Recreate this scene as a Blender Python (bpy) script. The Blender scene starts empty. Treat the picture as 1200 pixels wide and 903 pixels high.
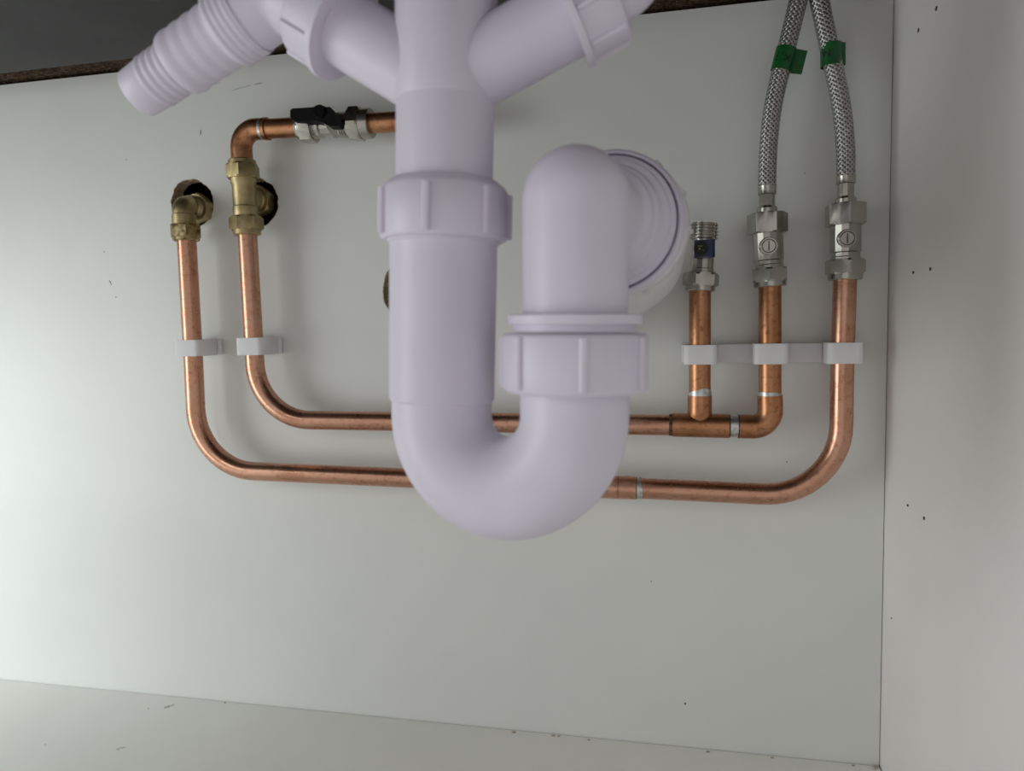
import bpy, bmesh, math, random
from mathutils import Vector, Matrix, noise
from mathutils.geometry import tessellate_polygon
random.seed(7)
PI = math.pi
SC = bpy.context.scene
COL = SC.collection

# ------------------------------------------------------------------ camera
F = 850.0
CX, CY = 600.0, 451.5
CAM = Vector((0.0, -0.55, 0.3214))
AX = Vector((0.97734, -0.00361, -0.21165)).normalized()      # world X in camera (right, down, forward)
AZ = Vector((-0.01999, -0.99696, -0.07532))                  # world Z (up)
AZ = (AZ - AX * AZ.dot(AX)).normalized()
AY = AZ.cross(AX).normalized()                               # world Y, into the back panel
right = Vector((AX.x, AY.x, AZ.x)); down = Vector((AX.y, AY.y, AZ.y)); fwd = Vector((AX.z, AY.z, AZ.z))
cam_data = bpy.data.cameras.new('camera')
cam_data.sensor_width = 36.0
cam_data.lens = F / 1200.0 * 36.0
cam_data.clip_start = 0.01
cam_data.dof.use_dof = True
cam_data.dof.focus_distance = 0.53
cam_data.dof.aperture_fstop = 9.0
cam = bpy.data.objects.new('camera', cam_data)
cam.matrix_world = Matrix((
    (right.x, -down.x, -fwd.x, CAM.x),
    (right.y, -down.y, -fwd.y, CAM.y),
    (right.z, -down.z, -fwd.z, CAM.z),
    (0, 0, 0, 1)))
COL.objects.link(cam)
SC.camera = cam

# ------------------------------------------------------------------ light
world = bpy.data.worlds.new('room_light')
SC.world = world
world.use_nodes = True
wbg = world.node_tree.nodes['Background']
wbg.inputs[0].default_value = (1.0, 0.965, 0.955, 1)
wbg.inputs[1].default_value = 0.57

def area(name, loc, target, sx, sy, power, color):
    l = bpy.data.lights.new(name, 'AREA')
    l.shape = 'RECTANGLE'; l.size = sx; l.size_y = sy; l.energy = power; l.color = color
    o = bpy.data.objects.new(name, l)
    o.location = loc
    o.rotation_euler = (Vector(target) - Vector(loc)).to_track_quat('-Z', 'Y').to_euler()
    COL.objects.link(o)
    return o
area('window_daylight', (-1.45, -0.85, 0.25), (-0.6, 0, 0.2), 0.6, 1.3, 9, (0.92, 1.0, 0.985))
glow_lamp = area('added_glow_lamp', (-1.15, -1.75, 0.85), (-0.93, 0, 0.02), 0.35, 0.35, 1.1, (0.90, 1.0, 1.0))  # added unseen lamp, narrow beam to brighten the lower left of the panel
glow_lamp.data.spread = math.radians(34)

SC.view_settings.view_transform = 'Standard'
SC.view_settings.look = 'None'
SC.view_settings.exposure = 0.0
SC.view_settings.gamma = 1.0
SC.view_settings.use_curve_mapping = False

# ------------------------------------------------------------------ pixel to place
def ray(px, py):
    d = Vector((px - CX, py - CY, F))
    return Vector((AX.dot(d), AY.dot(d), AZ.dot(d)))
def P(px, py, y):
    """the point seen at a pixel on the vertical plane at distance y from the back panel"""
    r = ray(px, py)
    return CAM + r * ((y - CAM.y) / r.y)
def PX(px, py, x):
    r = ray(px, py)
    return CAM + r * ((x - CAM.x) / r.x)
def PZ(px, py, z):
    r = ray(px, py)
    return CAM + r * ((z - CAM.z) / r.z)

# ------------------------------------------------------------------ materials
def new_mat(name):
    m = bpy.data.materials.new(name); m.use_nodes = True
    nt = m.node_tree
    return m, nt, nt.nodes['Principled BSDF']
def N(nt, typ, **kw):
    n = nt.nodes.new(typ)
    for k, v in kw.items(): setattr(n, k, v)
    return n
def ramp(nt, fac, stops):
    r = N(nt, 'ShaderNodeValToRGB')
    e = r.color_ramp.elements
    while len(e) < len(stops): e.new(0.5)
    for i, (p, c) in enumerate(stops):
        e[i].position = p; e[i].color = (*c, 1)
    nt.links.new(fac, r.inputs[0])
    return r.outputs[0]
def noise_fac(nt, scale, detail=3, rough=0.5, stretch=None):
    tc = N(nt, 'ShaderNodeTexCoord')
    out = tc.outputs['Object']
    if stretch:
        mp = N(nt, 'ShaderNodeMapping'); mp.inputs['Scale'].default_value = stretch
        nt.links.new(out, mp.inputs[0]); out = mp.outputs[0]
    n = N(nt, 'ShaderNodeTexNoise')
    n.inputs['Scale'].default_value = scale; n.inputs['Detail'].default_value = detail
    n.inputs['Roughness'].default_value = rough
    nt.links.new(out, n.inputs['Vector'])
    return n.outputs['Fac']
def bump(nt, b, fac, strength, dist=0.001):
    bm_ = N(nt, 'ShaderNodeBump')
    bm_.inputs['Strength'].default_value = strength; bm_.inputs['Distance'].default_value = dist
    nt.links.new(fac, bm_.inputs['Height']); nt.links.new(bm_.outputs[0], b.inputs['Normal'])
def mat_noise(name, c1, c2, scale, rough, metallic=0.0, bmp=0.0, stretch=None, lo=0.35, hi=0.65, spec=None, rough2=None, detail=3):
    m, nt, b = new_mat(name)
    f = noise_fac(nt, scale, detail, 0.6, stretch)
    nt.links.new(ramp(nt, f, [(lo, c1), (hi, c2)]), b.inputs['Base Color'])
    b.inputs['Roughness'].default_value = rough
    if rough2 is not None:
        rr = N(nt, 'ShaderNodeMapRange')
        rr.inputs[3].default_value = rough; rr.inputs[4].default_value = rough2
        nt.links.new(f, rr.inputs[0]); nt.links.new(rr.outputs[0], b.inputs['Roughness'])
    b.inputs['Metallic'].default_value = metallic
    if spec is not None: b.inputs['Specular IOR Level'].default_value = spec
    if bmp: bump(nt, b, f, bmp, 0.0006)
    return m

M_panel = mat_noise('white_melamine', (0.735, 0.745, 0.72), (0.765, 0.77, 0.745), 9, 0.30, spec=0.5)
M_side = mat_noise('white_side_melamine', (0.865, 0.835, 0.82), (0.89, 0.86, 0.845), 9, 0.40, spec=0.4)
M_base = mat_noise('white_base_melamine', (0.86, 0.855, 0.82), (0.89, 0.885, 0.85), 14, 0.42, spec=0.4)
M_plastic, nt_, b_ = new_mat('white_waste_plastic')
f_ = noise_fac(nt_, 30, 2)
nt_.links.new(ramp(nt_, f_, [(0.3, (0.67, 0.63, 0.735)), (0.7, (0.70, 0.66, 0.765))]), b_.inputs['Base Color'])
b_.inputs['Roughness'].default_value = 0.42
b_.inputs['Subsurface Weight'].default_value = 0.10
b_.inputs['Subsurface Radius'].default_value = (0.004, 0.004, 0.004)
b_.inputs['Subsurface Scale'].default_value = 0.5
M_trans, nt_, b_ = new_mat('translucent_connector_plastic')
f_ = noise_fac(nt_, 40, 2)
nt_.links.new(ramp(nt_, f_, [(0.3, (0.80, 0.80, 0.80)), (0.7, (0.86, 0.86, 0.86))]), b_.inputs['Base Color'])
b_.inputs['Roughness'].default_value = 0.35
b_.inputs['Transmission Weight'].default_value = 0.2
b_.inputs['IOR'].default_value = 1.3
M_clip, nt_, b_ = new_mat('milky_clip_plastic')
f_ = noise_fac(nt_, 60, 2)
nt_.links.new(ramp(nt_, f_, [(0.3, (0.86, 0.85, 0.87)), (0.7, (0.91, 0.90, 0.92))]), b_.inputs['Base Color'])
b_.inputs['Roughness'].default_value = 0.38
b_.inputs['Transmission Weight'].default_value = 0.08
b_.inputs['Subsurface Weight'].default_value = 0.35
b_.inputs['Subsurface Radius'].default_value = (0.006, 0.006, 0.006)
b_.inputs['Subsurface Scale'].default_value = 1.0
b_.inputs['IOR'].default_value = 1.3

def copper(name, a, c, dark, scale, rough):
    m, nt, b = new_mat(name)
    f1 = noise_fac(nt, scale, 4, 0.65)
    f2 = noise_fac(nt, 260, 3, 0.6)
    c1 = ramp(nt, f1, [(0.32, a), (0.68, c)])
    k = ramp(nt, f2, [(0.30, dark), (0.46, (1, 1, 1))])
    mx = N(nt, 'ShaderNodeMix', data_type='RGBA', blend_type='MULTIPLY')
    mx.inputs[0].default_value = 0.55
    nt.links.new(c1, mx.inputs[6]); nt.links.new(k, mx.inputs[7])
    nt.links.new(mx.outputs[2], b.inputs['Base Color'])
    b.inputs['Metallic'].default_value = 1.0
    mr = N(nt, 'ShaderNodeMapRange'); mr.inputs[3].default_value = rough - 0.08; mr.inputs[4].default_value = rough + 0.14
    nt.links.new(f1, mr.inputs[0]); nt.links.new(mr.outputs[0], b.inputs['Roughness'])
    bump(nt, b, f2, 0.05, 0.0004)
    return m
M_copper = copper('bright_copper', (0.54, 0.28, 0.18), (0.63, 0.365, 0.26), (0.55, 0.42, 0.36), 45, 0.26)
M_copper_old = copper('heat_darkened_copper', (0.40, 0.18, 0.085), (0.54, 0.275, 0.15), (0.30, 0.20, 0.14), 70, 0.32)
M_solder = mat_noise('grey_solder', (0.42, 0.43, 0.42), (0.72, 0.74, 0.74), 300, 0.38, 1.0, 0.4)
M_flux = mat_noise('burnt_flux_gap', (0.035, 0.022, 0.015), (0.16, 0.09, 0.05), 400, 0.6, 0.3, 0.3)
M_brass = mat_noise('dull_brass', (0.35, 0.275, 0.14), (0.48, 0.39, 0.215), 120, 0.36, 1.0, 0.12, rough2=0.5)
M_brass_dirty = mat_noise('stained_brass', (0.16, 0.11, 0.06), (0.50, 0.41, 0.22), 190, 0.42, 1.0, 0.2, lo=0.38, hi=0.6)
M_nickel = mat_noise('nickel_plate', (0.41, 0.395, 0.355), (0.48, 0.46, 0.415), 60, 0.20, 1.0, 0.0, rough2=0.30, detail=1)
M_nickel_d = mat_noise('nickel_recess', (0.10, 0.09, 0.08), (0.2, 0.18, 0.16), 200, 0.4, 1.0)
M_wire = mat_noise('steel_braid_wire', (0.42, 0.41, 0.39), (0.56, 0.55, 0.53), 300, 0.44, 1.0)
M_rubber = mat_noise('dark_hose_liner', (0.015, 0.015, 0.015), (0.03, 0.03, 0.03), 200, 0.6)
M_black = mat_noise('black_lever_plastic', (0.004, 0.004, 0.0045), (0.008, 0.008, 0.009), 120, 0.50, spec=0.12)
M_blue = mat_noise('blue_lever_plastic', (0.004, 0.008, 0.06), (0.007, 0.014, 0.095), 120, 0.35)
M_yellow = mat_noise('yellow_print', (0.45, 0.42, 0.10), (0.55, 0.5, 0.14), 100, 0.6)
M_green = mat_noise('green_tape', (0.003, 0.075, 0.014), (0.004, 0.11, 0.022), 140, 0.32)
M_ink = mat_noise('black_ink', (0.004, 0.006, 0.005), (0.007, 0.010, 0.008), 100, 0.6)
M_mark = mat_noise('dark_mark', (0.012, 0.010, 0.010), (0.03, 0.026, 0.024), 300, 0.8)
M_scratch = mat_noise('grey_scratch', (0.26, 0.25, 0.23), (0.42, 0.41, 0.38), 300, 0.8)
M_scuff = mat_noise('pale_scuff', (0.42, 0.41, 0.38), (0.66, 0.65, 0.61), 500, 0.8)
M_sink = mat_noise('dark_grey_sink', (0.030, 0.030, 0.031), (0.040, 0.040, 0.041), 20, 0.55, spec=0.3)
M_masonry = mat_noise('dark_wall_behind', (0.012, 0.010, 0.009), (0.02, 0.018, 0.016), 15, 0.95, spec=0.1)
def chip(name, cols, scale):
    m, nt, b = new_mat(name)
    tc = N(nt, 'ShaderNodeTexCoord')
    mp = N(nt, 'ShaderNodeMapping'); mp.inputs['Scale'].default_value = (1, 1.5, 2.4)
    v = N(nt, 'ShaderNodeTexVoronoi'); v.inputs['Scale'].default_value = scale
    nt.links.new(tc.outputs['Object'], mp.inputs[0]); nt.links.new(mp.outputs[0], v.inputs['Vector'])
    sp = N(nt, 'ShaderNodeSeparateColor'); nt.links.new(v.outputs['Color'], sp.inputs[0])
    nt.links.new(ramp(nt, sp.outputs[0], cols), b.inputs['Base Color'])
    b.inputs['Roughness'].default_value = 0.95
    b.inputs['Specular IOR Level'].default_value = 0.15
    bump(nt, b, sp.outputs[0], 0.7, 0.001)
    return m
M_chip = chip('raw_chipboard_shaded', [(0.0, (0.016, 0.009, 0.006)), (0.45, (0.05, 0.029, 0.018)), (1.0, (0.12, 0.078, 0.048))], 420)  # shade under the worktop is put into these darkened chip colours
M_chip_rim = chip('sawn_chipboard_edge', [(0.0, (0.20, 0.13, 0.08)), (0.5, (0.44, 0.34, 0.23)), (1.0, (0.66, 0.56, 0.43))], 520)

# ------------------------------------------------------------------ mesh helpers
class MB:
    def __init__(s): s.v = []; s.f = []
    def add(s, verts, faces):
        n = len(s.v); s.v += [Vector(v) for v in verts]
        s.f += [tuple(i + n for i in f) for f in faces]
        return s
ORG = {}
def finish(name, mb, mat, parent=None, angle=32, origin=None, merge=False):
    """link the collected shapes as one mesh object"""
    if parent is not None: o0 = ORG[parent.name]
    elif origin is not None: o0 = Vector(origin)
    else:
        xs = [v.x for v in mb.v]; ys = [v.y for v in mb.v]; zs = [v.z for v in mb.v]
        o0 = Vector(((min(xs)+max(xs))/2, (min(ys)+max(ys))/2, min(zs)))
    me = bpy.data.meshes.new(name)
    me.from_pydata([v - o0 for v in mb.v], [], mb.f)
    b = bmesh.new(); b.from_mesh(me)
    if merge: bmesh.ops.remove_doubles(b, verts=b.verts, dist=1e-6)
    bmesh.ops.recalc_face_normals(b, faces=b.faces)
    b.to_mesh(me); b.free()
    me.materials.append(mat)
    if angle:
        me.shade_smooth(); me.set_sharp_from_angle(angle=math.radians(angle))
    o = bpy.data.objects.new(name, me)
    COL.objects.link(o)
    if parent is not None: o.parent = parent
    else: o.location = o0
    ORG[o.name] = o0
    return o
def thing(name, loc, label, cat, group=None):
    o = bpy.data.objects.new(name, None); o.empty_display_size = 0.01
    o.location = loc; COL.objects.link(o)
    ORG[o.name] = Vector(loc)
    return tag(o, label, cat, group)
def tag(o, label, cat=None, group=None, kind=None):
    o['label'] = label
    if cat: o['category'] = cat
    if group: o['group'] = group
    if kind: o['kind'] = kind
    return o
def frame(axis, ref=None):
    a = axis.normalized()
    r = ref or (Vector((0, -1, 0)) if abs(a.y) < 0.85 else Vector((0, 0, 1)))
    u = (r - a * r.dot(a)).normalized()
    return a, u, a.cross(u)
def lathe(mb, org, axis, prof, seg=48, closed=False):
    """prof: (distance along axis, radius); ends are capped unless closed makes a ring"""
    a, u, w = frame(axis)
    V = []; Fc = []
    for t, r in prof:
        for k in range(seg):
            q = 2 * PI * k / seg
            V.append(org + a * t + (u * math.cos(q) + w * math.sin(q)) * r)
    n = len(prof)
    for i in range(n if closed else n - 1):
        j = (i + 1) % n
        for k in range(seg):
            k2 = (k + 1) % seg
            Fc.append((i*seg+k, i*seg+k2, j*seg+k2, j*seg+k))
    if not closed:
        Fc.append(tuple(range(seg))); Fc.append(tuple((n-1)*seg + k for k in range(seg)))
    return mb.add(V, Fc)
def tube(mb, pts, rad, seg=32, cap=True):
    pts = [Vector(p) for p in pts]
    n = len(pts)
    rads = rad if isinstance(rad, (list, tuple)) else [rad] * n
    tang = []
    for i in range(n):
        if i == 0: t = pts[1] - pts[0]
        elif i == n-1: t = pts[-1] - pts[-2]
        else: t = (pts[i+1] - pts[i]).normalized() + (pts[i] - pts[i-1]).normalized()
        tang.append(t.normalized())
    _, u, _ = frame(tang[0])
    V = []; Fc = []
    for i in range(n):
        if i: u = tang[i-1].rotation_difference(tang[i]) @ u
        u = (u - tang[i] * u.dot(tang[i])).normalized()
        w = tang[i].cross(u)
        for k in range(seg):
            q = 2 * PI * k / seg
            V.append(pts[i] + (u * math.cos(q) + w * math.sin(q)) * rads[i])
    for i in range(n-1):
        for k in range(seg):
            k2 = (k+1) % seg
            Fc.append((i*seg+k, i*seg+k2, (i+1)*seg+k2, (i+1)*seg+k))
    if cap:
        Fc.append(tuple(range(seg))); Fc.append(tuple((n-1)*seg + k for k in range(seg)))
    return mb.add(V, Fc)
def fillet(pts, radii, steps=14):
    pts = [Vector(p) for p in pts]
    out = [pts[0]]
    for i in range(1, len(pts)-1):
        r = radii[i-1] if isinstance(radii, (list, tuple)) else radii
        a = (pts[i-1] - pts[i]).normalized(); b = (pts[i+1] - pts[i]).normalized()
        ang = a.angle(b)
        if ang > PI - 0.02 or r <= 0:
            out.append(pts[i]); continue
        d = r / math.tan(ang / 2)
        c = pts[i] + (a + b).normalized() * (r / math.sin(ang / 2))
        s = pts[i] + a * d - c; e = pts[i] + b * d - c
        tot = s.angle(e); ax = s.cross(e).normalized()
        for k in range(steps + 1):
            out.append(c + Matrix.Rotation(tot * k / steps, 3, ax) @ s)
    out.append(pts[-1])
    return out
def smooth_path(pts, per=10):
    """Catmull-Rom through the points"""
    pts = [Vector(p) for p in pts]
    q = [pts[0]*2 - pts[1]] + pts + [pts[-1]*2 - pts[-2]]
    out = []
    for i in range(1, len(q)-2):
        for k in range(per):
            t = k / per
            out.append(0.5*((2*q[i]) + (q[i+1]-q[i-1])*t + (2*q[i-1]-5*q[i]+4*q[i+1]-q[i+2])*t*t
                            + (3*q[i]-q[i-1]-3*q[i+1]+q[i+2])*t**3))
    out.append(pts[-1])
    return out
def hexa(mb, org, axis, af, t0, t1, rot=0.0, cham=0.0012):
    """hexagon bar with chamfered ends, across flats af, between t0 and t1 along axis"""
    a, u, w = frame(axis)
    R = af / 2 / math.cos(PI / 6)
    V = []; Fc = []
    seg = 36
    def hx(q):
        m = (q - rot) % (PI / 3)
        return (af / 2) / math.cos(m - PI / 6)
    rows = [(t0, 0), (t0 + cham, 1), (t1 - cham, 1), (t1, 0)]
    for t, full in rows:
        for k in range(seg):
            q = 2 * PI * k / seg + rot
            r = hx(q)
            if not full: r = min(r, af / 2 * 1.02)
            V.append(org + a * t + (u * math.cos(q) + w * math.sin(q)) * r)
    for i in range(3):
        for k in range(seg):
            k2 = (k+1) % seg
            Fc.append((i*seg+k, i*seg+k2, (i+1)*seg+k2, (i+1)*seg+k))
    Fc.append(tuple(range(seg))); Fc.append(tuple(3*seg + k for k in range(seg)))
    return mb.add(V, Fc)
def box(mb, c, ex, ey, ez, X=Vector((1,0,0)), Y=Vector((0,1,0)), Z=Vector((0,0,1)), bev=0.0):
    """box with half extents; corners of the X-Y outline are cut by bev"""
    c = Vector(c)
    if bev <= 0:
        o = [(-ex,-ey),(ex,-ey),(ex,ey),(-ex,ey)]
    else:
        o = [(-ex+bev,-ey),(ex-bev,-ey),(ex,-ey+bev),(ex,ey-bev),(ex-bev,ey),(-ex+bev,ey),(-ex,ey-bev),(-ex,-ey+bev)]
    n = len(o)
    V = [c + X*a + Y*b - Z*ez for a, b in o] + [c + X*a + Y*b + Z*ez for a, b in o]
    Fc = [tuple(range(n)), tuple(range(n, 2*n))] + [(k, (k+1) % n, n+(k+1) % n, n+k) for k in range(n)]
    return mb.add(V, Fc)
def prism(mb, poly, off):
    n = len(poly)
    V = [Vector(p) for p in poly] + [Vector(p) + off for p in poly]
    Fc = [tuple(range(n)), tuple(range(n, 2*n))] + [(k, (k+1) % n, n+(k+1) % n, n+k) for k in range(n)]
    return mb.add(V, Fc)

# ------------------------------------------------------------------ the cabinet
XR = P(1031, 897, 0).x                     # the right corner
ZT = P(380, 58, 0).z                       # top edge of the back panel
XL = -1.55
GAP = 0.0005
T_BACK = 0.012
holes = []
def hole_ring(px, py, r, seed, rag):
    c = P(px, py, 0)
    pts = []
    for k in range(56):
        q = 2 * PI * k / 56
        rr = r + rag * noise.noise(Vector((math.cos(q)*3.1, math.sin(q)*3.1, seed))) + random.uniform(-1, 1) * rag * 0.35
        pts.append((c.x + rr*math.cos(q), c.z + rr*math.sin(q)))
    return pts
holes.append(hole_ring(225, 238, 0.0198, 1.3, 0.0010))
holes.append(hole_ring(300, 238, 0.0198, 5.1, 0.0010))
holes.append(hole_ring(488, 340, 0.0276, 9.7, 0.0008))
holes.append(hole_ring(668, 362, 0.0250, 3.7, 0.0008))
outer = [(XL, -0.018), (XR - GAP, -0.018), (XR - GAP, ZT), (XL, ZT)]
mb = MB()
loops = [[Vector((x, z, 0)) for x, z in outer]] + [[Vector((x, z, 0)) for x, z in h] for h in holes]
flat = [p for l in loops for p in l]
tris = tessellate_polygon(loops)
for yy in (0.0, T_BACK):
    mb.add([(p.x, yy, p.y) for p in flat], [tuple(t) for t in tris])
n4 = 4
mb.add([(x, 0, z) for x, z in outer] + [(x, T_BACK, z) for x, z in outer], [(k, (k+1) % 4, 4+(k+1) % 4, 4+k) for k in range(4)])
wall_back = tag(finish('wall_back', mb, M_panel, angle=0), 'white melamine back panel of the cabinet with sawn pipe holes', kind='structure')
for h in holes:
    n = len(h)
    mb = MB()
    mb.add([(x, -0.0001, z) for x, z in h] + [(x, T_BACK, z) for x, z in h], [(k, (k+1) % n, n+(k+1) % n, n+k) for k in range(n)])
    # thickness of the raw edge: an outer skin inside the board
    cx_ = sum(p[0] for p in h)/n; cz_ = sum(p[1] for p in h)/n
    big = [(cx_ + (x-cx_)*1.028, cz_ + (z-cz_)*1.028) for x, z in h]
    mb.add([(x, -0.0001, z) for x, z in h] + [(x, -0.0001, z) for x, z in big], [(k, (k+1) % n, n+(k+1) % n, n+k) for k in range(n)])
    tag(finish('hole_edge', mb, M_chip_rim, wall_back), 'raw brown chipboard edge of a sawn hole')

mb = MB(); box(mb, (XR + 0.009, -0.275, 0.33), 0.009, 0.275 + 0.055, 0.36)
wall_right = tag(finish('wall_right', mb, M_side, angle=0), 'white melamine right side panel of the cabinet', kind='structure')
mb = MB(); box(mb, ((XL + XR)/2 - 0.0004, -0.281 - 0.0009, -0.009), (XR - XL)/2 - 0.0004, 0.281, 0.009)
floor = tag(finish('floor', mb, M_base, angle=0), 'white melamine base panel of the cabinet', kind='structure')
mb = MB(); box(mb, ((XL + XR)/2, 0.085, 0.33), (XR - XL)/2 + 0.02, 0.012, 0.40)
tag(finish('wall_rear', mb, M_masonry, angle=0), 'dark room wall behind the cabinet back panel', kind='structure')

ZW = ZT + 0.003
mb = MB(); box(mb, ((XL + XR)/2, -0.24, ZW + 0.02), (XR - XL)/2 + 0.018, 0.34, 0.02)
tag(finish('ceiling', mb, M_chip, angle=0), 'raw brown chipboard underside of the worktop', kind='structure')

# sink bowl hanging into the cabinet, its rear lower edge seen at the top left
yb = -0.055
pb = P(0, 88.5, yb); zb = pb.z
mb = MB()
x0, x1, y0, y1 = -1.05, -0.050, -0.47, yb
def rr_outline(x0, x1, y0, y1, r, z, steps=7):
    o = []
    for cx_, cy_, a0 in ((x1-r, y1-r, 0), (x0+r, y1-r, PI/2), (x0+r, y0+r, PI), (x1-r, y0+r, 1.5*PI)):
        for k in range(steps+1):
            q = a0 + PI/2*k/steps
            o.append(Vector((cx_ + r*math.cos(q), cy_ + r*math.sin(q), z)))
    return o
rows = []
rb = 0.005
for k in range(6):
    q = PI/2*k/5
    ins = rb*(1-math.sin(q)); zz = zb + rb*(1-math.cos(q))
    rows.append(rr_outline(x0+ins, x1-ins, y0+ins, y1-ins, 0.066, zz))
rows.append(rr_outline(x0, x1, y0, y1, 0.066, ZW - 0.0005))
V = [p for r_ in rows for p in r_]; n = len(rows[0])
Fc = [tuple(range(n)), tuple((len(rows)-1)*n + k for k in range(n))]
for i in range(len(rows)-1):
    Fc += [(i*n+k, i*n+(k+1) % n, (i+1)*n+(k+1) % n, (i+1)*n+k) for k in range(n)]
mb.add(V, Fc)
tag(finish('sink_bowl', mb, M_sink), 'dark grey sink bowl hanging from the worktop at top left', 'sink')

# ---- small marks
def mark(parent, p, length, width, nrm, along, mat, name, label=None, thick=0.0003):
    mb = MB()
    nrm = Vector(nrm); along = Vector(along).normalized()
    side = nrm.cross(along).normalized()
    o = [p + along*(length/2*math.cos(2*PI*k/10)) + side*(width/2*math.sin(2*PI*k/10)) for k in range(10)]
    prism(mb, [q - nrm*0.0005 for q in o], nrm*(0.0005 + thick))
    ob = finish(name, mb, mat, parent, angle=0)
    if label: ob['label'] = label
    return ob
for (px, py, l) in ((1076.5, 35.5, 4.2), (1097.5, 10, 4.6), (1070.5, 319, 3.3), (1090.5, 315, 3.5), (1064, 592, 2.6), (1083, 607, 3.6), (1045, 724, 1.2)):
    mark(wall_right, PX(px, py, XR), l*0.00058, 0.0028, (-1, 0, 0), (0, 0.06, 1), M_mark, 'screw_hole')
for (px, py, dx, dy, l, w, m) in ((303, 98, 1, 0.12, 0.008, 0.0006, M_scratch), (283, 103, 1, 0.16, 0.018, 0.0003, M_scratch),
                                  (235, 155, 0.1, 1, 0.0042, 0.0008, M_scratch), (129.5, 331, 0.5, -1, 0.0045, 0.0007, M_scratch),
                                  (122, 295, 1, 1, 0.0012, 0.0010, M_scratch), (136, 348, 1, 0.3, 0.0018, 0.0010, M_scratch),
                                  (148, 187, 1, 0, 0.0014, 0.0008, M_scratch), (803, 824, 0, 1, 0.0016, 0.0013, M_mark),
                                  (763, 681, 0, 1, 0.0009, 0.0008, M_mark), (922, 541, 0, 1, 0.0012, 0.0011, M_scratch), (943, 203, 1, 1, 0.0012, 0.0009, M_scratch)):
    mark(wall_back, P(px, py, 0), l, w, (0, -1, 0), (dx, 0, dy), m, 'scratch')
for (px, py, dx, dy, l, w) in ((196, 828, 1, 1.2, 0.006, 0.003), (202, 826, 1, 2, 0.004, 0.0012), (174, 830, 1, 0, 0.002, 0.0012),
                               (143, 876, 1, 0.5, 0.006, 0.0012), (138, 878, 1, -0.2, 0.004, 0.0008), (53, 872, 1, 0, 0.0016, 0.001)):
    mark(floor, PZ(px, py, 0), l, w, (0, 0, 1), (dx, dy, 0), M_scuff, 'scuff')
for (px, py, s) in ((830, 881, 0.0009), (602, 858, 0.0011), (648, 862, 0.0010), (655, 862.5, 0.0007), (690, 867, 0.0007), (264, 823.5, 0.0007), (905, 888, 0.0008), (1000, 897, 0.0007)):
    p = PZ(px, py, 0); p.y = min(p.y, -0.0012)
    mark(floor, p, s*3, s*1.2, (0, 0, 1), (1, 0.1, 0), M_chip_rim, 'dust_speck', thick=s*0.8)
p = Vector((XR - 0.0035, -0.0035, 0))
mb = MB()
for k in range(4):
    c = p + Vector((random.uniform(-.002, .001), random.uniform(-.001, .0015), 0.0008))
    lathe(mb, c - Vector((0, 0, 0.0008)), Vector((0.1, 0, 1)), [(0, 0.0010), (0.0007, 0.0014), (0.0014, 0.0006)], 7)
tag(finish('sawdust_crumb', mb, mat_noise('pale_sawdust', (0.5, 0.42, 0.36), (0.62, 0.54, 0.47), 400, 0.9)), 'tiny beige sawdust crumbs in the bottom right corner', 'crumb')

# ------------------------------------------------------------------ copper pipes
PW = -0.023
R15 = 0.0075
def pw(px, py, y=PW): return P(px, py, y)
def ring(name, parent, p, axis, r0, r1, half, mat, label=None, seg=36):
    mb = MB()
    lathe(mb, p - axis.normalized()*half, axis, [(0, r0), (0, r1), (2*half, r1*0.995), (2*half, r0)], seg, closed=True)
    o = finish(name, mb, mat, parent)
    if label: o['label'] = label
    return o
def wavy_ring(name, parent, p, axis, r, lo, hi, front, mat):
    """a bead of solder that has run further down on one side"""
    a, u, w = frame(axis)
    mb = MB(); V = []; seg = 40
    for row in range(4):
        for k in range(seg):
            q = 2*PI*k/seg
            bulge = 0.5 + 0.5*math.cos(q - front)
            top = lo + (hi - lo)*bulge**1.5 + 0.0002*math.sin(5*q)
            t = (0, 0, top, top)[row]; rr = (r*0.98, r*1.035, r*1.02, r*0.98)[row]
            V.append(p + a*t + (u*math.cos(q) + w*math.sin(q))*rr)
    Fc = []
    for i in range(4):
        j = (i+1) % 4
        Fc += [(i*seg+k, i*seg+(k+1) % seg, j*seg+(k+1) % seg, j*seg+k) for k in range(seg)]
    mb.add(V, Fc)
    o = finish(name, mb, mat, parent); o['label'] = 'silver grey solder bead'
    return o

# outer run, from the brass elbow round to the rightmost valve
t = thing('copper_pipe_run', pw(600, 571), 'outer lower copper pipe run bending up to the rightmost valve', 'pipe')
cornerL = pw(232.5, 549); cpl0 = pw(704, 570); cpl1 = pw(746, 571.5)
mb = MB(); tube(mb, fillet([pw(218.5, 276), pw(226.5, 420), cornerL, pw(487, 560.3), pw(722, 570.6)], [0, 0.051, 0]), R15)
finish('pipe', mb, M_copper, t)
mb = MB(); tube(mb, fillet([pw(730, 571), pw(893, 578.5), pw(984.5, 580), pw(987, 430), pw(990.2, 322)], [0, 0.049, 0]), R15)
finish('pipe', mb, M_copper, t)
ax = (cpl1 - cpl0).normalized()
L = (cpl1 - cpl0).length
mb = MB(); lathe(mb, cpl0, ax, [(0, 0.0077), (0, 0.0084), (L*0.49, 0.0085), (L*0.50, 0.0081), (L*0.51, 0.0085), (L, 0.0084), (L, 0.0077)], 40)
c_ = finish('coupling', mb, M_copper, t)
ring('solder_ring', c_, cpl1 + ax*0.0012, ax, 0.0070, 0.0079, 0.0019, M_flux)
wavy_ring('solder_ring', c_, cpl1 + ax*0.0005, ax, 0.0078, 0.001, 0.004, 0.2, M_solder)
ring('solder_ring', c_, cpl0 - ax*0.0012, ax, 0.0070, 0.0079, 0.0012, M_flux)

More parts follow.
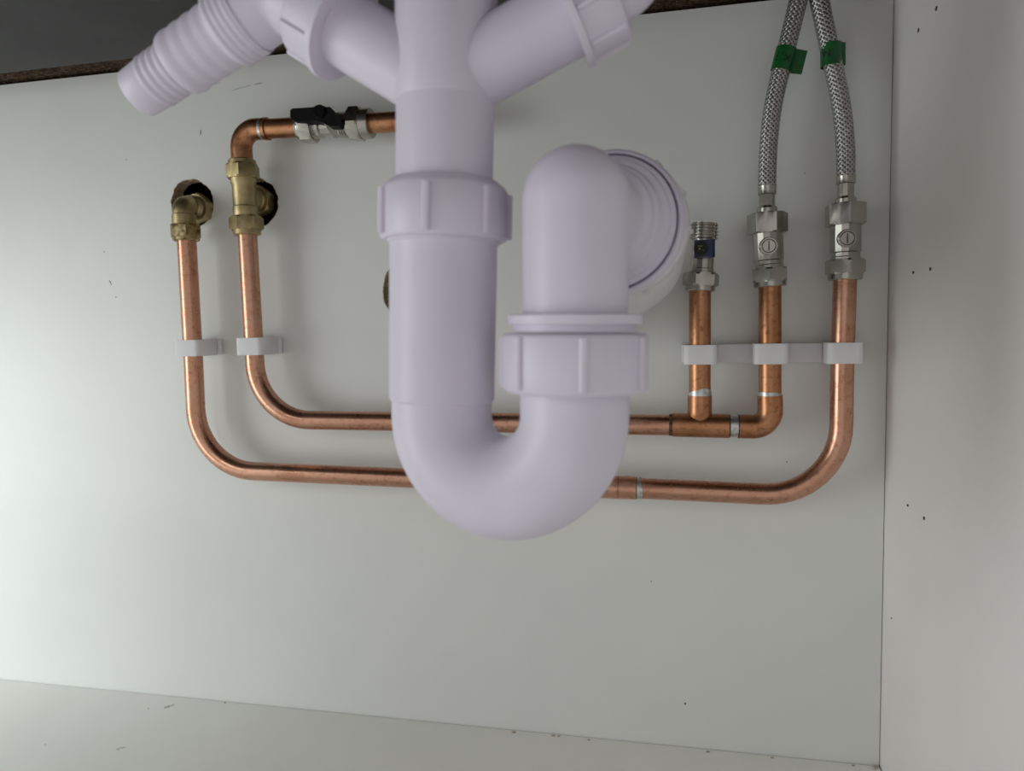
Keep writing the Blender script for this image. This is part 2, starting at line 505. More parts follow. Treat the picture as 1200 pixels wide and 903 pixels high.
# inner run, from the brass tee to the two short risers
t = thing('copper_pipe_run', pw(600, 495), 'inner lower copper pipe run with soldered tee and elbow feeding two risers', 'pipe')
tee0 = pw(788, 497.6); tee1 = pw(854, 499)
mb = MB(); tube(mb, fillet([pw(289.5, 268), pw(297.5, 405), pw(302.5, 491), pw(400, 492.6), pw(800, 498)], [0, 0.046, 0]), R15)
finish('pipe', mb, M_copper, t)
ax = (tee1 - tee0).normalized()
tj = pw(820, 498.3); ttop = pw(820, 463)
mb = MB()
L = (tee1 - tee0).length
lathe(mb, tee0, ax, [(0, 0.0077), (0, 0.0085), (L, 0.0085), (L, 0.0077)], 40)
up = (ttop - tj).normalized(); H_ = (ttop - tj).length
lathe(mb, tj, up, [(0, 0.0066), (0.0058, 0.0076), (0.0082, 0.0086), (0.0105, 0.0083), (H_, 0.0083), (H_, 0.0076)], 40)
tee = finish('tee', mb, M_copper_old, t)
ring('solder_ring', tee, tee0 - ax*0.0009, ax, 0.0070, 0.0079, 0.0014, M_flux)
wavy_ring('solder_ring', tee, ttop, up, 0.0078, 0.0006, 0.0052, 0.5, M_solder)
e0 = pw(866, 499.4); ecor = pw(903, 500.2); e1 = pw(902.3, 463)
mb = MB(); tube(mb, [tee1 - ax*0.004, e0 + ax*0.004], 0.0075)
o = finish('pipe', mb, M_solder, t); o['label'] = 'solder coated stub between tee and elbow'
ring('solder_ring', tee, tee1 + ax*0.0003, ax, 0.0070, 0.0082, 0.0005, M_flux)
mb = MB()
pp = fillet([e0, ecor, e1], 0.0115, 16)
tube(mb, pp, 0.0084)
el = finish('elbow', mb, M_copper_old, t)
up2 = (e1 - ecor).normalized()
ring('solder_ring', el, e0 - ax*0.0003, ax, 0.0070, 0.0082, 0.0005, M_flux)
wavy_ring('solder_ring', el, e1, up2, 0.0078, 0.0004, 0.0028, -0.5, M_solder)
mb = MB(); tube(mb, [pw(820, 480), pw(820.3, 332)], R15)
finish('riser_pipe', mb, M_copper_old, t)
mb = MB(); tube(mb, [pw(902.3, 478), pw(902.3, 328)], R15)
finish('riser_pipe', mb, M_copper_old, t)

# upper run above the brass tee
t = thing('copper_pipe_run', pw(284, 186), 'short soldered copper elbow above the brass tee', 'pipe')
u0 = pw(284.5, 200); ucor = pw(281.8, 152.3); u1 = pw(309, 151)
mb = MB(); tube(mb, [pw(300, 151.6), pw(356, 148.6)], R15)
finish('pipe', mb, M_copper_old, t)
mb = MB(); tube(mb, fillet([u0, ucor, u1], 0.0135, 16), 0.0083)
el = finish('elbow', mb, M_copper_old, t)
ax = (pw(356, 148.6) - pw(300, 151.6)).normalized()
mb = MB(); lathe(mb, pw(310, 151.05), ax, [(0, 0.0077), (0, 0.0086), (0.003, 0.0086), (0.003, 0.0077)], 40, closed=True)
finish('socket_rim', mb, M_copper_old, el)
wavy_ring('solder_ring', el, pw(307, 151.2), ax, 0.0082, 0.001, 0.0048, 0.5, M_solder)

t_ = MB(); tube(t_, [pw(428, 144.6), pw(500, 140.7), pw(562, 137.2)], R15)
o = finish('copper_pipe', t_, M_copper_old)
tag(o, 'short copper pipe leaving the black lever valve behind the white waste', 'pipe')

# ------------------------------------------------------------------ compression fittings
def comp_nut(parent, p, axis, mat, af=0.0225, hexlen=0.0105, collar=0.0035, cr=0.0100, rot=0.15, name='nut'):
    """hexagon nut from p along axis, ending in a round collar"""
    mb = MB()
    hexa(mb, p, axis, af, 0, hexlen, rot)
    lathe(mb, p, axis, [(hexlen - 0.0005, cr), (hexlen + collar - 0.0006, cr), (hexlen + collar, cr - 0.0006), (hexlen + collar, 0.0076)], 40)
    return finish(name, mb, mat, parent, angle=25)
def threads(mb, p, axis, r, n, pitch, depth=0.0007):
    prof = [(0, r - depth)]
    for k in range(n):
        prof += [(k*pitch + pitch*0.12, r - depth), (k*pitch + pitch*0.4, r), (k*pitch + pitch*0.6, r), (k*pitch + pitch*0.9, r - depth)]
    prof.append((n*pitch, r - depth))
    return lathe(mb, p, axis, prof, 40)

INTO = Vector((0, 1, 0))
# brass elbow at the left hole
axd = (pw(219.3, 300) - pw(216.5, 262)).normalized()
c0 = pw(214, 240)
t = thing('brass_elbow', pw(219, 283), 'brass compression elbow entering the leftmost hole', 'pipe fitting')
mb = MB(); tube(mb, fillet([pw(216.6, 268), c0, c0 + INTO*0.021], 0.0062, 10), 0.0083)
ring_p = pw(215.8, 255)
bo = finish('body', mb, M_brass, t)
mb = MB(); lathe(mb, pw(215.2, 251), axd, [(0, 0.0083), (0.0006, 0.0091), (0.010, 0.0091), (0.010, 0.008)], 40); finish('body_shoulder', mb, M_brass, bo)
comp_nut(t, pw(217.1, 263.5), axd, M_brass_dirty, 0.0222, 0.0100, 0.0028, 0.0103, 0.42)
mb = MB(); threads(mb, c0 + INTO*0.008, INTO, 0.0096, 4, 0.0016); finish('thread', mb, M_brass, t)
comp_nut(t, c0 + INTO*0.0145, INTO, M_brass, 0.0222, 0.0105, 0.003, 0.0103, 0.2)
mb = MB(); tube(mb, [c0 + INTO*0.02, c0 + INTO*0.095], R15); finish('tail_pipe', mb, M_copper_old, t)

# brass tee at the second hole
t = thing('brass_tee', pw(289.6, 277), 'brass compression tee with branch entering the second hole', 'pipe fitting')
b0 = pw(284.8, 205); b1 = pw(288.4, 256)
axd = (b1 - b0).normalized()
Lb = (b1 - b0).length
mb = MB(); lathe(mb, b0, axd, [(0, 0.0098), (Lb*0.2, 0.0098), (Lb*0.24, 0.0090), (Lb*0.72, 0.0090), (Lb*0.74, 0.0096), (Lb*0.95, 0.0096), (Lb, 0.0090)], 40)
bm_ = b0.lerp(b1, 0.5)
lathe(mb, bm_, INTO, [(0, 0.0086), (0.012, 0.0086), (0.0125, 0.0096), (0.016, 0.0096)], 40)
finish('body', mb, M_brass, t)
comp_nut(t, pw(285, 209.5), -axd, M_brass, 0.0228, 0.0110, 0.0034, 0.0106, 0.32)
comp_nut(t, pw(288.3, 254), axd, M_brass, 0.0228, 0.0105, 0.0040, 0.0106, 0.02)
comp_nut(t, bm_ + INTO*0.0150, INTO, M_brass, 0.0222, 0.0105, 0.003, 0.0103, 0.1)
mb = MB(); tube(mb, [bm_ + INTO*0.02, bm_ + INTO*0.095], R15); finish('tail_pipe', mb, M_copper_old, t)

# lever valve on the upper run
def uv(px): return pw(px, 151.05 - (px - 310)*(7.2/136.0))
axv = (uv(437) - uv(349)).normalized()
t = thing('lever_valve', uv(392), 'nickel ball valve with black plastic lever on the upper copper pipe', 'valve')
def along(a, b): return (uv(b) - uv(a)).length
comp_nut(t, uv(369), -axv, M_nickel, 0.0225, 0.0105, 0.0030, 0.0100, 0.0)
mb = MB()
threads(mb, uv(368), axv, 0.0093, 3, 0.0016)
finish('thread', mb, M_nickel, t)
mb = MB()
Lv = along(374, 401)
lathe(mb, uv(374), axv, [(0, 0.0094), (0.002, 0.0094), (0.003, 0.0078), (Lv-0.003, 0.0078), (Lv-0.002, 0.0094), (Lv, 0.0094)], 12)
finish('body', mb, M_nickel, t, angle=20)
mb = MB()
threads(mb, uv(400), axv, 0.0095, 4, 0.0018)
finish('thread', mb, M_nickel, t)
comp_nut(t, uv(411), axv, M_nickel, 0.0232, 0.0095, 0.0075, 0.0112, 0.08)
LY = PW - 0.0165
poly = [P(x, y, LY) for x, y in ((340, 129), (342.5, 127), (367, 125.5), (370, 123.8), (374, 123), (379, 123.8), (382, 125.2), (387, 125.3), (398, 137), (400.5, 143), (397, 147.5), (386, 147.5), (377, 143), (370, 141.5), (351, 142), (345, 141.5), (340, 137))]
mb = MB(); prism(mb, poly, Vector((0, 0.0068, -0.001)))
lev = finish('lever', mb, M_black, t, angle=25)
mb = MB(); q = P(374.5, 131.5, LY); lathe(mb, q + Vector((0, 0.003, 0)), Vector((0, -1, 0.1)), [(0, 0.0050), (0.0042, 0.0050), (0.0048, 0.0044)], 28)
finish('lever_boss', mb, M_black, lev)
mb = MB(); q = P(383, 139, LY); lathe(mb, q + Vector((0, 0.002, 0)), Vector((0, 1, -0.45)), [(0, 0.0042), (0.016, 0.0042)], 20)
finish('stem', mb, M_nickel, t)

# ------------------------------------------------------------------ isolating valves and hoses on the right
def iso_valve(label, xs, nb, nt_, body, ntp, screw, rot_b, rot_t, group):
    """xs: pixel x at bottom and top of axis; nb bottom nut rows, nt_ top nut rows"""
    (xb, yb_), (xt, yt_) = xs
    def at(py): return pw(xb + (xt - xb)*(py - yb_)/(yt_ - yb_), py)
    up = (at(yt_) - at(yb_)).normalized()
    t = thing('isolating_valve', at(nb[1]), label, 'valve', group)
    hl = (at(nb[0]) - at(nb[2])).length
    comp_nut(t, at(nb[0]), -up, M_nickel, 0.0222, (at(nb[0]) - at(nb[2])).length, (at(nb[2]) - at(nb[1])).length, 0.0108, rot_b)
    L = (at(body[1]) - at(body[0])).length
    mb = MB(); lathe(mb, at(body[0]), up, [(0, 0.0084), (0.0015, 0.0084), (0.0018, 0.0094), (0.0036, 0.0094), (0.0042, 0.0090), (0.0065, 0.0090), (0.0072, 0.0097), (L, 0.0097)], 14)
    bo = finish('body', mb, M_nickel, t, angle=20)
    c = at(screw[1]); c = P(screw[0], screw[1], PW - 0.0100)
    nrm = Vector((0, -1, 0))
    mb = MB(); lathe(mb, c - nrm*0.005, nrm, [(0, 0.0060), (0.0052, 0.0060), (0.0057, 0.0054), (0.0057, 0.0047), (0.0046, 0.0045), (0.0046, 0.0001)], 32)
    b2 = finish('screw_boss', mb, M_nickel, bo)
    mb = MB(); lathe(mb, c - nrm*0.0006, nrm, [(0, 0.0043), (0.0008, 0.0043), (0.0011, 0.0039)], 28)
    finish('screw', mb, M_nickel, bo)
    mb = MB(); box(mb, c + nrm*0.0004, 0.00045, 0.0003, 0.0031, Vector((1, 0, 0)), Vector((0, 1, 0)), Vector((0, 0, 1)))
    o = finish('slot', mb, M_nickel_d, bo, angle=0)
    mb = MB(); lathe(mb, c + nrm*0.00005, nrm, [(0, 0.0049), (0.0000, 0.0043), (-0.0003, 0.0043), (-0.0003, 0.0049)], 28, closed=True)
    finish('groove', mb, M_nickel_d, bo)
    return t
iso_valve('nickel isolating valve with slotted screw, between the blue-lever valve and the rightmost valve', ((902.2, 331), (899, 250)), (314, 336, 330), None, (317, 270), None, (901, 288), 0.12, 0.2, 'screwdriver isolating valves')
iso_valve('rightmost nickel isolating valve with slotted screw, nearest the side panel', ((990.3, 322), (991, 239)), (304, 328, 321), None, (308, 260), None, (993, 279), -0.1, 0.1, 'screwdriver isolating valves')

def braided_hose(label, pts, ferr, nut, tape, nutrot):
    """pts: braid path; ferr: pixel rows of the ferrule; nut: swivel nut"""
    t = thing('braided_hose', nut[1], label, 'hose', 'braided tap hoses')
    path = smooth_path(pts, 12)
    mb = MB(); tube(mb, path, 0.0051, 24); finish('liner', mb, M_rubber, t)
    # woven wires: bands of helices over and under each other
    n = len(path); tang = []
    for i in range(n):
        a = path[max(0, i-1)]; b = path[min(n-1, i+1)]
        tang.append((b - a).normalized())
    us = []; _, u, _ = frame(tang[0])
    for i in range(n):
        if i: u = tang[i-1].rotation_difference(tang[i]) @ u
        u = (u - tang[i]*u.dot(tang[i])).normalized(); us.append(u)
    S = [0.0]
    for i in range(1, n): S.append(S[-1] + (path[i] - path[i-1]).length)
    Ltot = S[-1]
    def at(s):
        i = 0
        lo, hi = 0, n-1
        while hi - lo > 1:
            m = (lo+hi)//2
            if S[m] <= s: lo = m
            else: hi = m
        k = (s - S[lo])/max(1e-9, S[lo+1]-S[lo])
        p = path[lo].lerp(path[lo+1], k); tt = tang[lo].lerp(tang[lo+1], k).normalized(); uu = us[lo].lerp(us[lo+1], k).normalized()
        return p, tt, uu, tt.cross(uu)
    NB = 11; pitch = 0.034; step = 0.00055; hw = 0.00125
    mb = MB()
    ns = int(Ltot/step)
    cache = [at(Ltot*k/ns) for k in range(ns+1)]
    for dirn in (1, -1):
        for j in range(NB):
            V = []; Fc = []
            for k in range(ns+1):
                p, tt, uu, ww = cache[k]
                s = Ltot*k/ns
                q = dirn*2*PI*s/pitch + 2*PI*j/NB
                ph = NB*(2*PI*s/pitch)            # crossings along this band
                rr = 0.00565 + 0.00024*dirn*math.cos(ph)
                rad = uu*math.cos(q) + ww*math.sin(q)
                tan = -uu*math.sin(q) + ww*math.cos(q)
                d = (tan*(dirn*2*PI*0.0056/pitch) + tt).normalized()
                side = d.cross(rad).normalized()
                for e, h in ((-1, -0.00012), (-0.45, 0.00012), (0, 0.00005), (0.45, 0.00012), (1, -0.00012)):
                    V.append(p + rad*(rr + h) + side*(e*hw*0.55))
            for k in range(ns):
                for e in range(4):
                    Fc.append((k*5+e, k*5+e+1, (k+1)*5+e+1, (k+1)*5+e))
            mb.add(V, Fc)
    me_o = finish('wire_braid', mb, M_wire, t, angle=60)
    tag(me_o, 'woven stainless steel wire braid', kind='stuff')
    # ferrule, neck, flange
    (fa, fb, fc, fd, fe) = ferr
    ax = (fa - fb).normalized()
    mb = MB()
    l1 = (fa - fb).length
    lathe(mb, fb, ax, [(0, 0.0054), (0.0004, 0.0061), (l1*0.5, 0.0059), (l1-0.0004, 0.0062), (l1, 0.0056)], 36)
    finish('ferrule', mb, M_nickel, t)
    mb = MB(); ax2 = (fb - fc).normalized(); tube(mb, [fc - ax2*0.001, fb + ax2*0.001], 0.0052, 12)
    finish('neck', mb, M_nickel, t, angle=20)
    mb = MB(); ax3 = (fc - fd).normalized(); l3 = (fc - fd).length
    lathe(mb, fd, ax3, [(-0.001, 0.0067), (l3*0.8, 0.0067), (l3*1.05, 0.0060), (l3*1.25, 0.0053)], 36); finish('flange', mb, M_nickel, t)
    mb = MB(); ax4 = (nut[0] - nut[1]).normalized()
    hexa(mb, nut[1], ax4, 0.0228, 0, (nut[0]-nut[1]).length, nutrot, 0.0007)
    finish('swivel_nut', mb, M_nickel, t, angle=25)
    # tape flag
    (s0, lean, tw, ftail, letters) = tape
    # the arc position nearest the given pixel place
    best = min(range(ns+1), key=lambda k: (cache[k][0] - s0).length)
    p, tt, uu, ww = cache[best]
    tt = (Matrix.Rotation(lean, 3, 'Y') @ tt).normalized()
    sidev = Vector((1, 0, 0)); sidev = (sidev - tt*sidev.dot(tt)).normalized()
    frontv = tt.cross(sidev); 
    if frontv.y > 0: frontv = -frontv
    rt = 0.0066
    loop = []
    for k in range(33):
        q = math.radians(12) + math.radians(336)*k/32
        loop.append((rt*math.cos(q), rt*math.sin(q)))
    outl = [(ftail, 0.0006)] + loop + [(ftail, -0.0006)]
    inn = [(ftail, 0.0003)] + [(x*0.97, y*0.97) for x, y in loop] + [(ftail, -0.0003)]
    mb = MB(); V = []; Fc = []
    m_ = len(outl)
    for lvl in (-tw/2, tw/2):
        for (a, b) in outl: V.append(p + sidev*a + frontv*b + tt*lvl)
        for (a, b) in inn: V.append(p + sidev*a + frontv*b + tt*lvl)
    for k in range(m_-1):
        Fc.append((k, k+1, 2*m_+k+1, 2*m_+k))
        Fc.append((m_+k, m_+k+1, 3*m_+k+1, 3*m_+k))
        Fc.append((k, k+1, m_+k+1, m_+k)); Fc.append((2*m_+k, 2*m_+k+1, 3*m_+k+1, 3*m_+k))
    mb.add(V, Fc)
    tp = finish('tape_flag', mb, M_green, t, angle=30); tp['label'] = 'green plastic tape flag with black print'
    for (ch, su, sv, size) in letters:
        # stroke letters laid on the curved tape
        strokes = {'X': [((-.5, -.5), (.5, .5)), ((-.5, .5), (.5, -.5))], '.': [((-.12, 0), (.12, 0))],
                   'N': [((-.4, -.5), (-.4, .5)), ((-.4, .5), (.4, -.5)), ((.4, -.5), (.4, .5))]}[ch]
        mb = MB()
        for (a, b) in strokes:
            A = Vector(a)*size + Vector((su, sv)); B = Vector(b)*size + Vector((su, sv))
            d = (B - A).normalized(); nn = Vector((-d.y, d.x))*0.00042
            V = []; m2 = 6
            for k in range(m2+1):
                c = A.lerp(B, k/m2)
                for sg in (-1, 1):
                    z_ = c + nn*sg
                    x = max(-rt*0.98, min(rt*0.98, z_.x)); dep = math.sqrt(rt*rt - x*x) + 0.00012
                    V.append(p + sidev*x + frontv*dep + tt*z_.y)
            mb.add(V, [(2*k, 2*k+1, 2*k+3, 2*k+2) for k in range(m2)])
        o = finish('printed_letter', mb, M_ink, tp, angle=0); o['label'] = 'black printed character'
    return t

hy = lambda py: PW - 0.004*max(0, (200 - py))/200
braided_hose('left braided steel hose leaning right, green tape flag marked X',
    [pw(899, 226), pw(899, 214), pw(899.6, 190), P(901.5, 160, hy(160)), P(906.3, 122, hy(122)), P(914.8, 84, hy(84)), P(923.8, 48, hy(48)), P(935, 3, hy(3)), P(938.3, -12, hy(-12))],
    (pw(899, 217.5), pw(899, 228.5), pw(899, 243), pw(899, 250), None),
    (pw(899, 250), pw(899.3, 273.5)),
    (P(918.3, 70, hy(70)), 0.0, 0.0148, 0.0135, (('X', 0.0016, -0.0006, 0.0036), ('.', -0.0020, 0.0022, 0.004), ('.', -0.0048, 0.0028, 0.004), ('.', -0.0050, 0.0004, 0.004), ('.', -0.0052, -0.0020, 0.004))), 0.35)
braided_hose('right braided steel hose leaning left, green tape flag beside the side panel',
    [pw(991.2, 214), pw(991.2, 203), pw(991, 178), P(988.5, 145, hy(145)), P(984.3, 115, hy(115)), P(977.5, 82, hy(82)), P(969.5, 45, hy(45)), P(960, 0, hy(0)), P(957.2, -12, hy(-12))],
    (pw(991.2, 206), pw(991.2, 216), pw(991, 232), pw(991, 239), None),
    (pw(991, 239), pw(991, 264)),
    (P(973.5, 65, hy(65)), 0.20, 0.0142, 0.0088, (('N', -0.0035, 0.0, 0.0036),)), 0.02)

# blue-lever valve with open threaded outlet
t = thing('appliance_valve', pw(820.2, 341), 'nickel valve with blue lever and open threaded outlet beside the white waste', 'valve')
def av(py): return pw(820.3 + (341 - py)*0.068, py)
up = (av(262) - av(341)).normalized()
comp_nut(t, av(320), -up, M_nickel, 0.0222, (av(320) - av(335)).length, (av(335) - av(341)).length, 0.0102, 0.3)
mb = MB(); L = (av(300) - av(322)).length
lathe(mb, av(322), up, [(0, 0.0098), (0.002, 0.0098), (0.0025, 0.0083), (0.004, 0.0083), (0.0045, 0.0080), (L, 0.0078)], 14)
finish('body', mb, M_nickel, t, angle=20)
mb = MB(); tube(mb, [av(302), av(280)], 0.0072, 24)
finish('ball_chamber', mb, M_nickel, t)
mb = MB(); threads(mb, av(281), up, 0.0096, 5, (av(262) - av(281)).length/5, 0.0011)
ou = finish('threaded_outlet', mb, M_nickel, t)
mb = MB(); lathe(mb, av(262), up, [(0.0, 0.0086), (0.0004, 0.0086), (0.0004, 0.0062), (0.0, 0.0062)], 32, closed=True); finish('rim', mb, M_nickel, ou)
cb = P(825.5, 291.5, PW - 0.0092)
mb = MB(); box(mb, cb, 0.0068, 0.0040, 0.0058, Vector((1, 0, 0)), Vector((0, 1, 0)), Vector((0, 0, 1)), 0.0015)
lv = finish('lever', mb, M_blue, t, angle=20)
mb = MB(); c2 = P(821.5, 291, PW - 0.0134); lathe(mb, c2 + Vector((0, 0.001, 0)), Vector((0, -1, 0)), [(0, 0.0048), (0.0012, 0.0048), (0.0016, 0.0042)], 28)
kn = finish('lever_knob', mb, M_ink, lv)
mb = MB()
for k in range(8):
    q = c2 + Vector((random.uniform(-.0022, .0022), -0.00075, random.uniform(-.002, .002)))
    lathe(mb, q, Vector((0, -1, 0)), [(0, 0.00032), (0.0002, 0.00032)], 6)
finish('lever_print', mb, M_yellow, lv)

# ------------------------------------------------------------------ pipe clips
def clip(label, px, py, hgt, group, wid=0.0225, foot=0.0):
    c = pw(px, py)
    t = thing('pipe_clip', Vector((c.x, 0, c.z - hgt/2)), label, 'clip', group)
    yf = PW - R15 - 0.0022
    mb = MB()
    # the strap: a rounded U round the pipe, then down to a base on the panel
    o = []
    r = 0.0036
    hw = wid/2
    for k in range(7):
        q = PI + PI/2*k/6
        o.append((-hw + r + r*math.cos(q), yf + r + r*math.sin(q)))
    for k in range(7):
        q = 1.5*PI + PI/2*k/6
        o.append((hw - r + r*math.cos(q), yf + r + r*math.sin(q)))
    o += [(hw, PW + 0.006), (hw - 0.0022, PW + 0.010), (hw - 0.0022, -0.0035), (-hw + 0.0022, -0.0035), (-hw + 0.0022, PW + 0.010), (-hw, PW + 0.006)]
    outer_ = [Vector((c.x + a, b, c.z)) for a, b in o]
    inner_ = [Vector((c.x + (R15 + 0.0002)*math.cos(2*PI*k/28), PW + (R15 + 0.0002)*math.sin(2*PI*k/28), c.z)) for k in range(28)]
    tr = tessellate_polygon([[Vector((v.x, v.y, 0)) for v in outer_], [Vector((v.x, v.y, 0)) for v in inner_]])
    allp = outer_ + inner_
    for s in (-1, 1):
        mb.add([v + Vector((0, 0, s*hgt/2)) for v in allp], [tuple(x) for x in tr])
    for lp in (outer_, inner_):
        n = len(lp)
        mb.add([v - Vector((0, 0, hgt/2)) for v in lp] + [v + Vector((0, 0, hgt/2)) for v in lp], [(k, (k+1) % n, n+(k+1) % n, n+k) for k in range(n)])
    finish('strap', mb, M_clip, t, angle=35, merge=True)
    mb = MB(); box(mb, (c.x + foot, -0.0019, c.z), hw + 0.0010, 0.0016, hgt/2 - 0.0004, bev=0.0008)
    finish('base', mb, M_clip, t, angle=0)
    return t
G1 = 'single clips on the left pipes'
clip('milky white clip on the leftmost copper pipe', 226.2, 407.5, 0.0132, G1)
clip('milky white clip on the second copper pipe from the left', 298.2, 405.5, 0.0138, G1)
G2 = 'linked clips on the right risers'
clip('milky white clip on the riser below the blue-lever valve', 820.3, 415, 0.0135, G2)
clip('milky white clip on the middle of the three right risers', 902.5, 414, 0.0140, G2)
clip('milky white clip on the rightmost riser beside the side panel', 987.6, 413.2, 0.0140, G2)
for a, b, py, lab in ((838, 884, 414.3, 'milky white spacer strip between the left and middle riser clips'), (922, 967, 413.5, 'milky white spacer strip between the middle and rightmost riser clips')):
    A = P(a, py, -0.010); B = P(b, py, -0.010)
    mb = MB(); box(mb, ((A.x + B.x)/2, -0.0045, A.z), (B.x - A.x)/2 - 0.0008, 0.0042, 0.0066, bev=0.001)
    o = finish('clip_spacer', mb, M_clip, angle=0)
    tag(o, lab, 'clip spacer', 'spacers between the riser clips')

# ------------------------------------------------------------------ white waste
yL, yR = -0.252, -0.266
def QL(py): return P(521.5 - (py - 150)*0.011, py, yL)
def QR(py): return P(674.5 - (py - 250)*0.006, py, yR)
def waste_nut(parent, p0, p1, r, rib_out, nrib, rot, chA=0.003, chB=0.0015, mat=None, ribw=0.0022, flange=None):
    """ribbed plastic nut from p0 to p1 (chamfer chA at p0, chB at p1)"""
    a = (p1 - p0).normalized(); L = (p1 - p0).length
    mb = MB()
    prof = [(0, r*0.80), (0, r - chA), (chA*0.6, r - chA*0.25), (chA, r), (L - chB, r), (L - chB*0.4, r - chB*0.3), (L, r - chB), (L, r*0.80)]
    if flange: prof = [(0, r*0.80), (0, flange), (0.0028, flange), (0.0034, r)] + prof[4:]
    lathe(mb, p0, a, prof, 72)
    nut = finish('nut', mb, mat or M_plastic, parent, angle=35)
    _, u, w = frame(a)
    for k in range(nrib):
        q = rot + 2*PI*k/nrib
        rad = u*math.cos(q) + w*math.sin(q); tan = a.cross(rad)
        l0 = chA + 0.0004 if not flange else 0.0034; l1 = L - chB
        hr = (rib_out - r)/2 + 0.001
        mb = MB()
        c = p0 + a*((l0 + l1)/2) + rad*(r + (rib_out - r)/2 - 0.001 + 0.0)
        box(mb, c, ribw/2, hr, (l1 - l0)/2, tan, rad, a, min(0.0007, ribw*0.3))
        finish('rib', mb, mat or M_plastic, nut, angle=20)
    return nut

# twin-branch manifold at the top
top_p = Vector((QL(0).x, yL, zb - 0.0008))
t = thing('waste_manifold', QL(214), 'white plastic waste tee with two angled branches above the trap', 'waste fitting')
mb = MB()
seam = QL(119)
dn = (QL(230) - QL(0)).normalized()
tube(mb, [QL(240), QL(121)], 0.0204, 56); finish('body', mb, M_plastic, t)
mb = MB()
tube(mb, [QL(121.5), QL(118), QL(40), QL(-20)], [0.0206, 0.0211, 0.0211, 0.0211], 56)
tube(mb, [QL(-20), top_p], 0.0211, 56)
finish('upper_body', mb, M_plastic, t)
# branches
aL0 = P(521, 103.5, yL)
def arm_pt(px, py, y=yL): return P(px, py, y)
dL = (arm_pt(385, 22.5) - arm_pt(464, 70)).normalized()
dR = (arm_pt(672, 16) - arm_pt(580, 68)).normalized()
sL = arm_pt(464, 70); sR = arm_pt(580, 68)
mb = MB(); tube(mb, [sL - dL*0.012, sL + dL*0.034], 0.0157, 48); finish('branch', mb, M_plastic, t)
mb = MB(); tube(mb, [sR - dR*0.014, sR + dR*0.036], 0.0160, 48); finish('branch', mb, M_plastic, t)

# left: nut, elbow and ridged hose nozzle
t = thing('hose_nozzle', arm_pt(161, 110), 'white ridged hose nozzle pointing down left, unconnected', 'hose nozzle')
nA = sL + dL*0.0270; nB = sL + dL*0.0450
waste_nut(t, nA, nB, 0.0205, 0.0216, 8, 0.15, 0.002, 0.0015, flange=0.0228, ribw=0.0026)
corner = arm_pt(331, -9, yL + 0.002)
noz_end = arm_pt(161, 110, yL + 0.006)
dN = (noz_end - corner).normalized()
mb = MB(); tube(mb, fillet([nB - dL*0.004, corner, corner + dN*0.026], 0.017, 16), 0.0160, 48); finish('elbow', mb, M_plastic, t)
Ln = (noz_end - corner).length
prof = [(0.020, 0.0150)]
def ridges(t0, t1, n, r, h):
    out = []
    for k in range(n):
        a = t0 + (t1 - t0)*k/n; b = t0 + (t1 - t0)*(k+1)/n
        out += [(a, r), (a + (b-a)*0.30, r + h), (a + (b-a)*0.55, r + h), (a + (b-a)*0.85, r)]
    return out
s1, s2, s3 = Ln*0.29, Ln*0.46, Ln*0.70
prof += [(s1 - 0.006, 0.0166)] + ridges(s1 - 0.005, s1 + 0.007, 4, 0.0164, 0.0004)
prof += [(s1 + 0.0075, 0.0152)] + ridges(s1 + 0.009, s3, 4, 0.0144, 0.0004) + [(s3, 0.0140), (s3 + 0.0008, 0.0124)]
prof += ridges(s3 + 0.001, Ln - 0.010, 4, 0.0118, 0.0006) + [(Ln - 0.010, 0.0118), (Ln - 0.0008, 0.0113), (Ln, 0.0107), (Ln, 0.0085), (Ln - 0.012, 0.0085)]
mb = MB(); lathe(mb, corner, dN, prof, 56); finish('nozzle', mb, M_plastic, t, angle=40)

# right: nut and overflow pipe bending up
t = thing('branch_pipe', arm_pt(706, 30), 'white waste pipe with ribbed nut leaving the right branch', 'waste pipe')
nA = sR + dR*0.0330; nB = sR + dR*0.0525
waste_nut(t, nA, nB, 0.0192, 0.0203, 8, 0.35, 0.002, 0.0015, flange=0.0212, ribw=0.0026)
cr = arm_pt(748, -27)
mb = MB(); tube(mb, fillet([nB - dR*0.004, cr, cr + Vector((0.002, -0.002, 0.034))], 0.016, 14), 0.0128, 40); finish('pipe', mb, M_plastic, t)

# U bend trap
t = thing('sink_trap', P(596, 627, -0.259), 'white plastic U bend sink trap hanging in front of the copper pipes', 'sink trap')
waste_nut(t, QL(214), QL(283), 0.0268, 0.0288, 7, -0.045, 0.0042, 0.0015, ribw=0.0030)
mb = MB()
tube(mb, [QL(276), QL(285), QL(287), QL(466), QL(469.5)], [0.0238, 0.0238, 0.0228, 0.0226, 0.0217], 64); finish('inlet_socket', mb, M_plastic, t)
mb = MB()
A = QL(486); B = QR(486)
pts = [QL(462)]
mid = (A + B)/2; rad_ = (B - A).length/2; hdir = (B - A).normalized()
for k in range(29):
    q = PI*k/28
    pts.append(mid - hdir*rad_*math.cos(q) + Vector((0, 0, -1))*rad_*1.0*math.sin(q))
pts.append(QR(440)); pts.append(QR(400))
rads = [0.0215]*len(pts)
tube(mb, pts, rads, 64); finish('u_bend', mb, M_plastic, t)
waste_nut(t, QR(458), QR(390), 0.0286, 0.0302, 7, 0.232, 0.0016, 0.0016, ribw=0.0030)

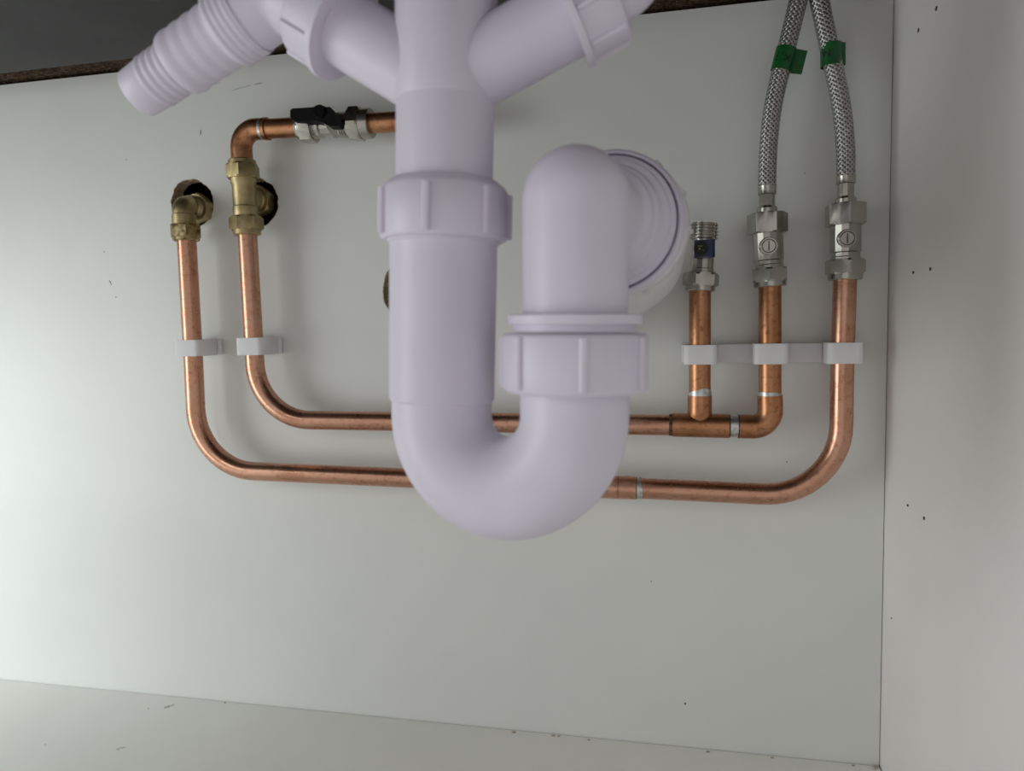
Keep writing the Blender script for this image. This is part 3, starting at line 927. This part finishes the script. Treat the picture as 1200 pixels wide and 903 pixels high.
# swivel elbow on the trap outlet
t = thing('outlet_elbow', QR(386), 'white domed outlet elbow standing on the right leg of the trap', 'waste fitting')
mb = MB()
upR = (QR(372) - QR(390)).normalized()
lathe(mb, QR(389), upR, [(0, 0.0242), (0.0028, 0.0242), (0.0030, 0.0262), (0.0064, 0.0264), (0.0068, 0.0255), (0.0070, 0.0209)], 64); finish('collar', mb, M_plastic, t)
T = P(716, 262, -0.207)
S = QR(389)
Cc = QR(236)
dO = (T - Cc).normalized()
mb = MB()
ht = (Cc - S).length
ua = (Cc - S).normalized()
prof = [(0, 0.0205), (ht, 0.0207)] + [(ht + 0.0212*math.sin(PI/2*k/10), 0.0207*math.cos(PI/2*k/10) + 0.00001) for k in range(1, 11)]
lathe(mb, S, ua, prof, 64)
tube(mb, [Cc, T - dO*0.002], 0.0196, 64)
finish('elbow_tube', mb, M_plastic, t)
mb = MB()
lathe(mb, T, dO, [(-0.022, 0.0196), (-0.020, 0.0222), (-0.0145, 0.0230), (-0.0135, 0.0243), (-0.008, 0.0255), (-0.007, 0.0278), (-0.0045, 0.0284), (-0.003, 0.0302), (-0.001, 0.0307), (0.004, 0.0307), (0.010, 0.020)], 64); finish('flare', mb, M_plastic, t)
mb = MB()
lathe(mb, T, dO, [(-0.0005, 0.0311), (-0.003, 0.0313), (-0.0034, 0.0324), (-0.002, 0.0332), (0.006, 0.0334), (0.006, 0.0311)], 72, closed=True); finish('lip_ring', mb, M_plastic, t)

# translucent connector behind it, running to the panel
t = thing('waste_connector', P(668, 362, 0), 'translucent white connector between the outlet elbow and the back panel', 'waste pipe')
waste_nut(t, T + dO*0.0055, T + dO*0.020, 0.0338, 0.0352, 12, 0.1, 0.0012, 0.002, mat=M_trans, ribw=0.0026)
W = P(668, 362, -0.004)
K0 = T + dO*0.018
K1 = T + dO*0.030 + Vector((-0.006, 0, -0.007))
mb = MB(); tube(mb, [K0, K1, K1.lerp(W, 0.30), W, W + Vector((0, 0.03, 0))], [0.0335, 0.0365, 0.0330, 0.0235, 0.0220], 56); finish('cone', mb, M_trans, t)
for k in range(4):
    f = 0.08 + 0.06*k
    c = K1.lerp(W, f); rr = 0.0365 + (0.0330 - 0.0365)*f/0.30
    a_ = (W - K1).normalized()
    ring('moulded_ring', t, c, a_, rr - 0.003, rr + 0.0004, 0.0007, M_trans, seg=48)
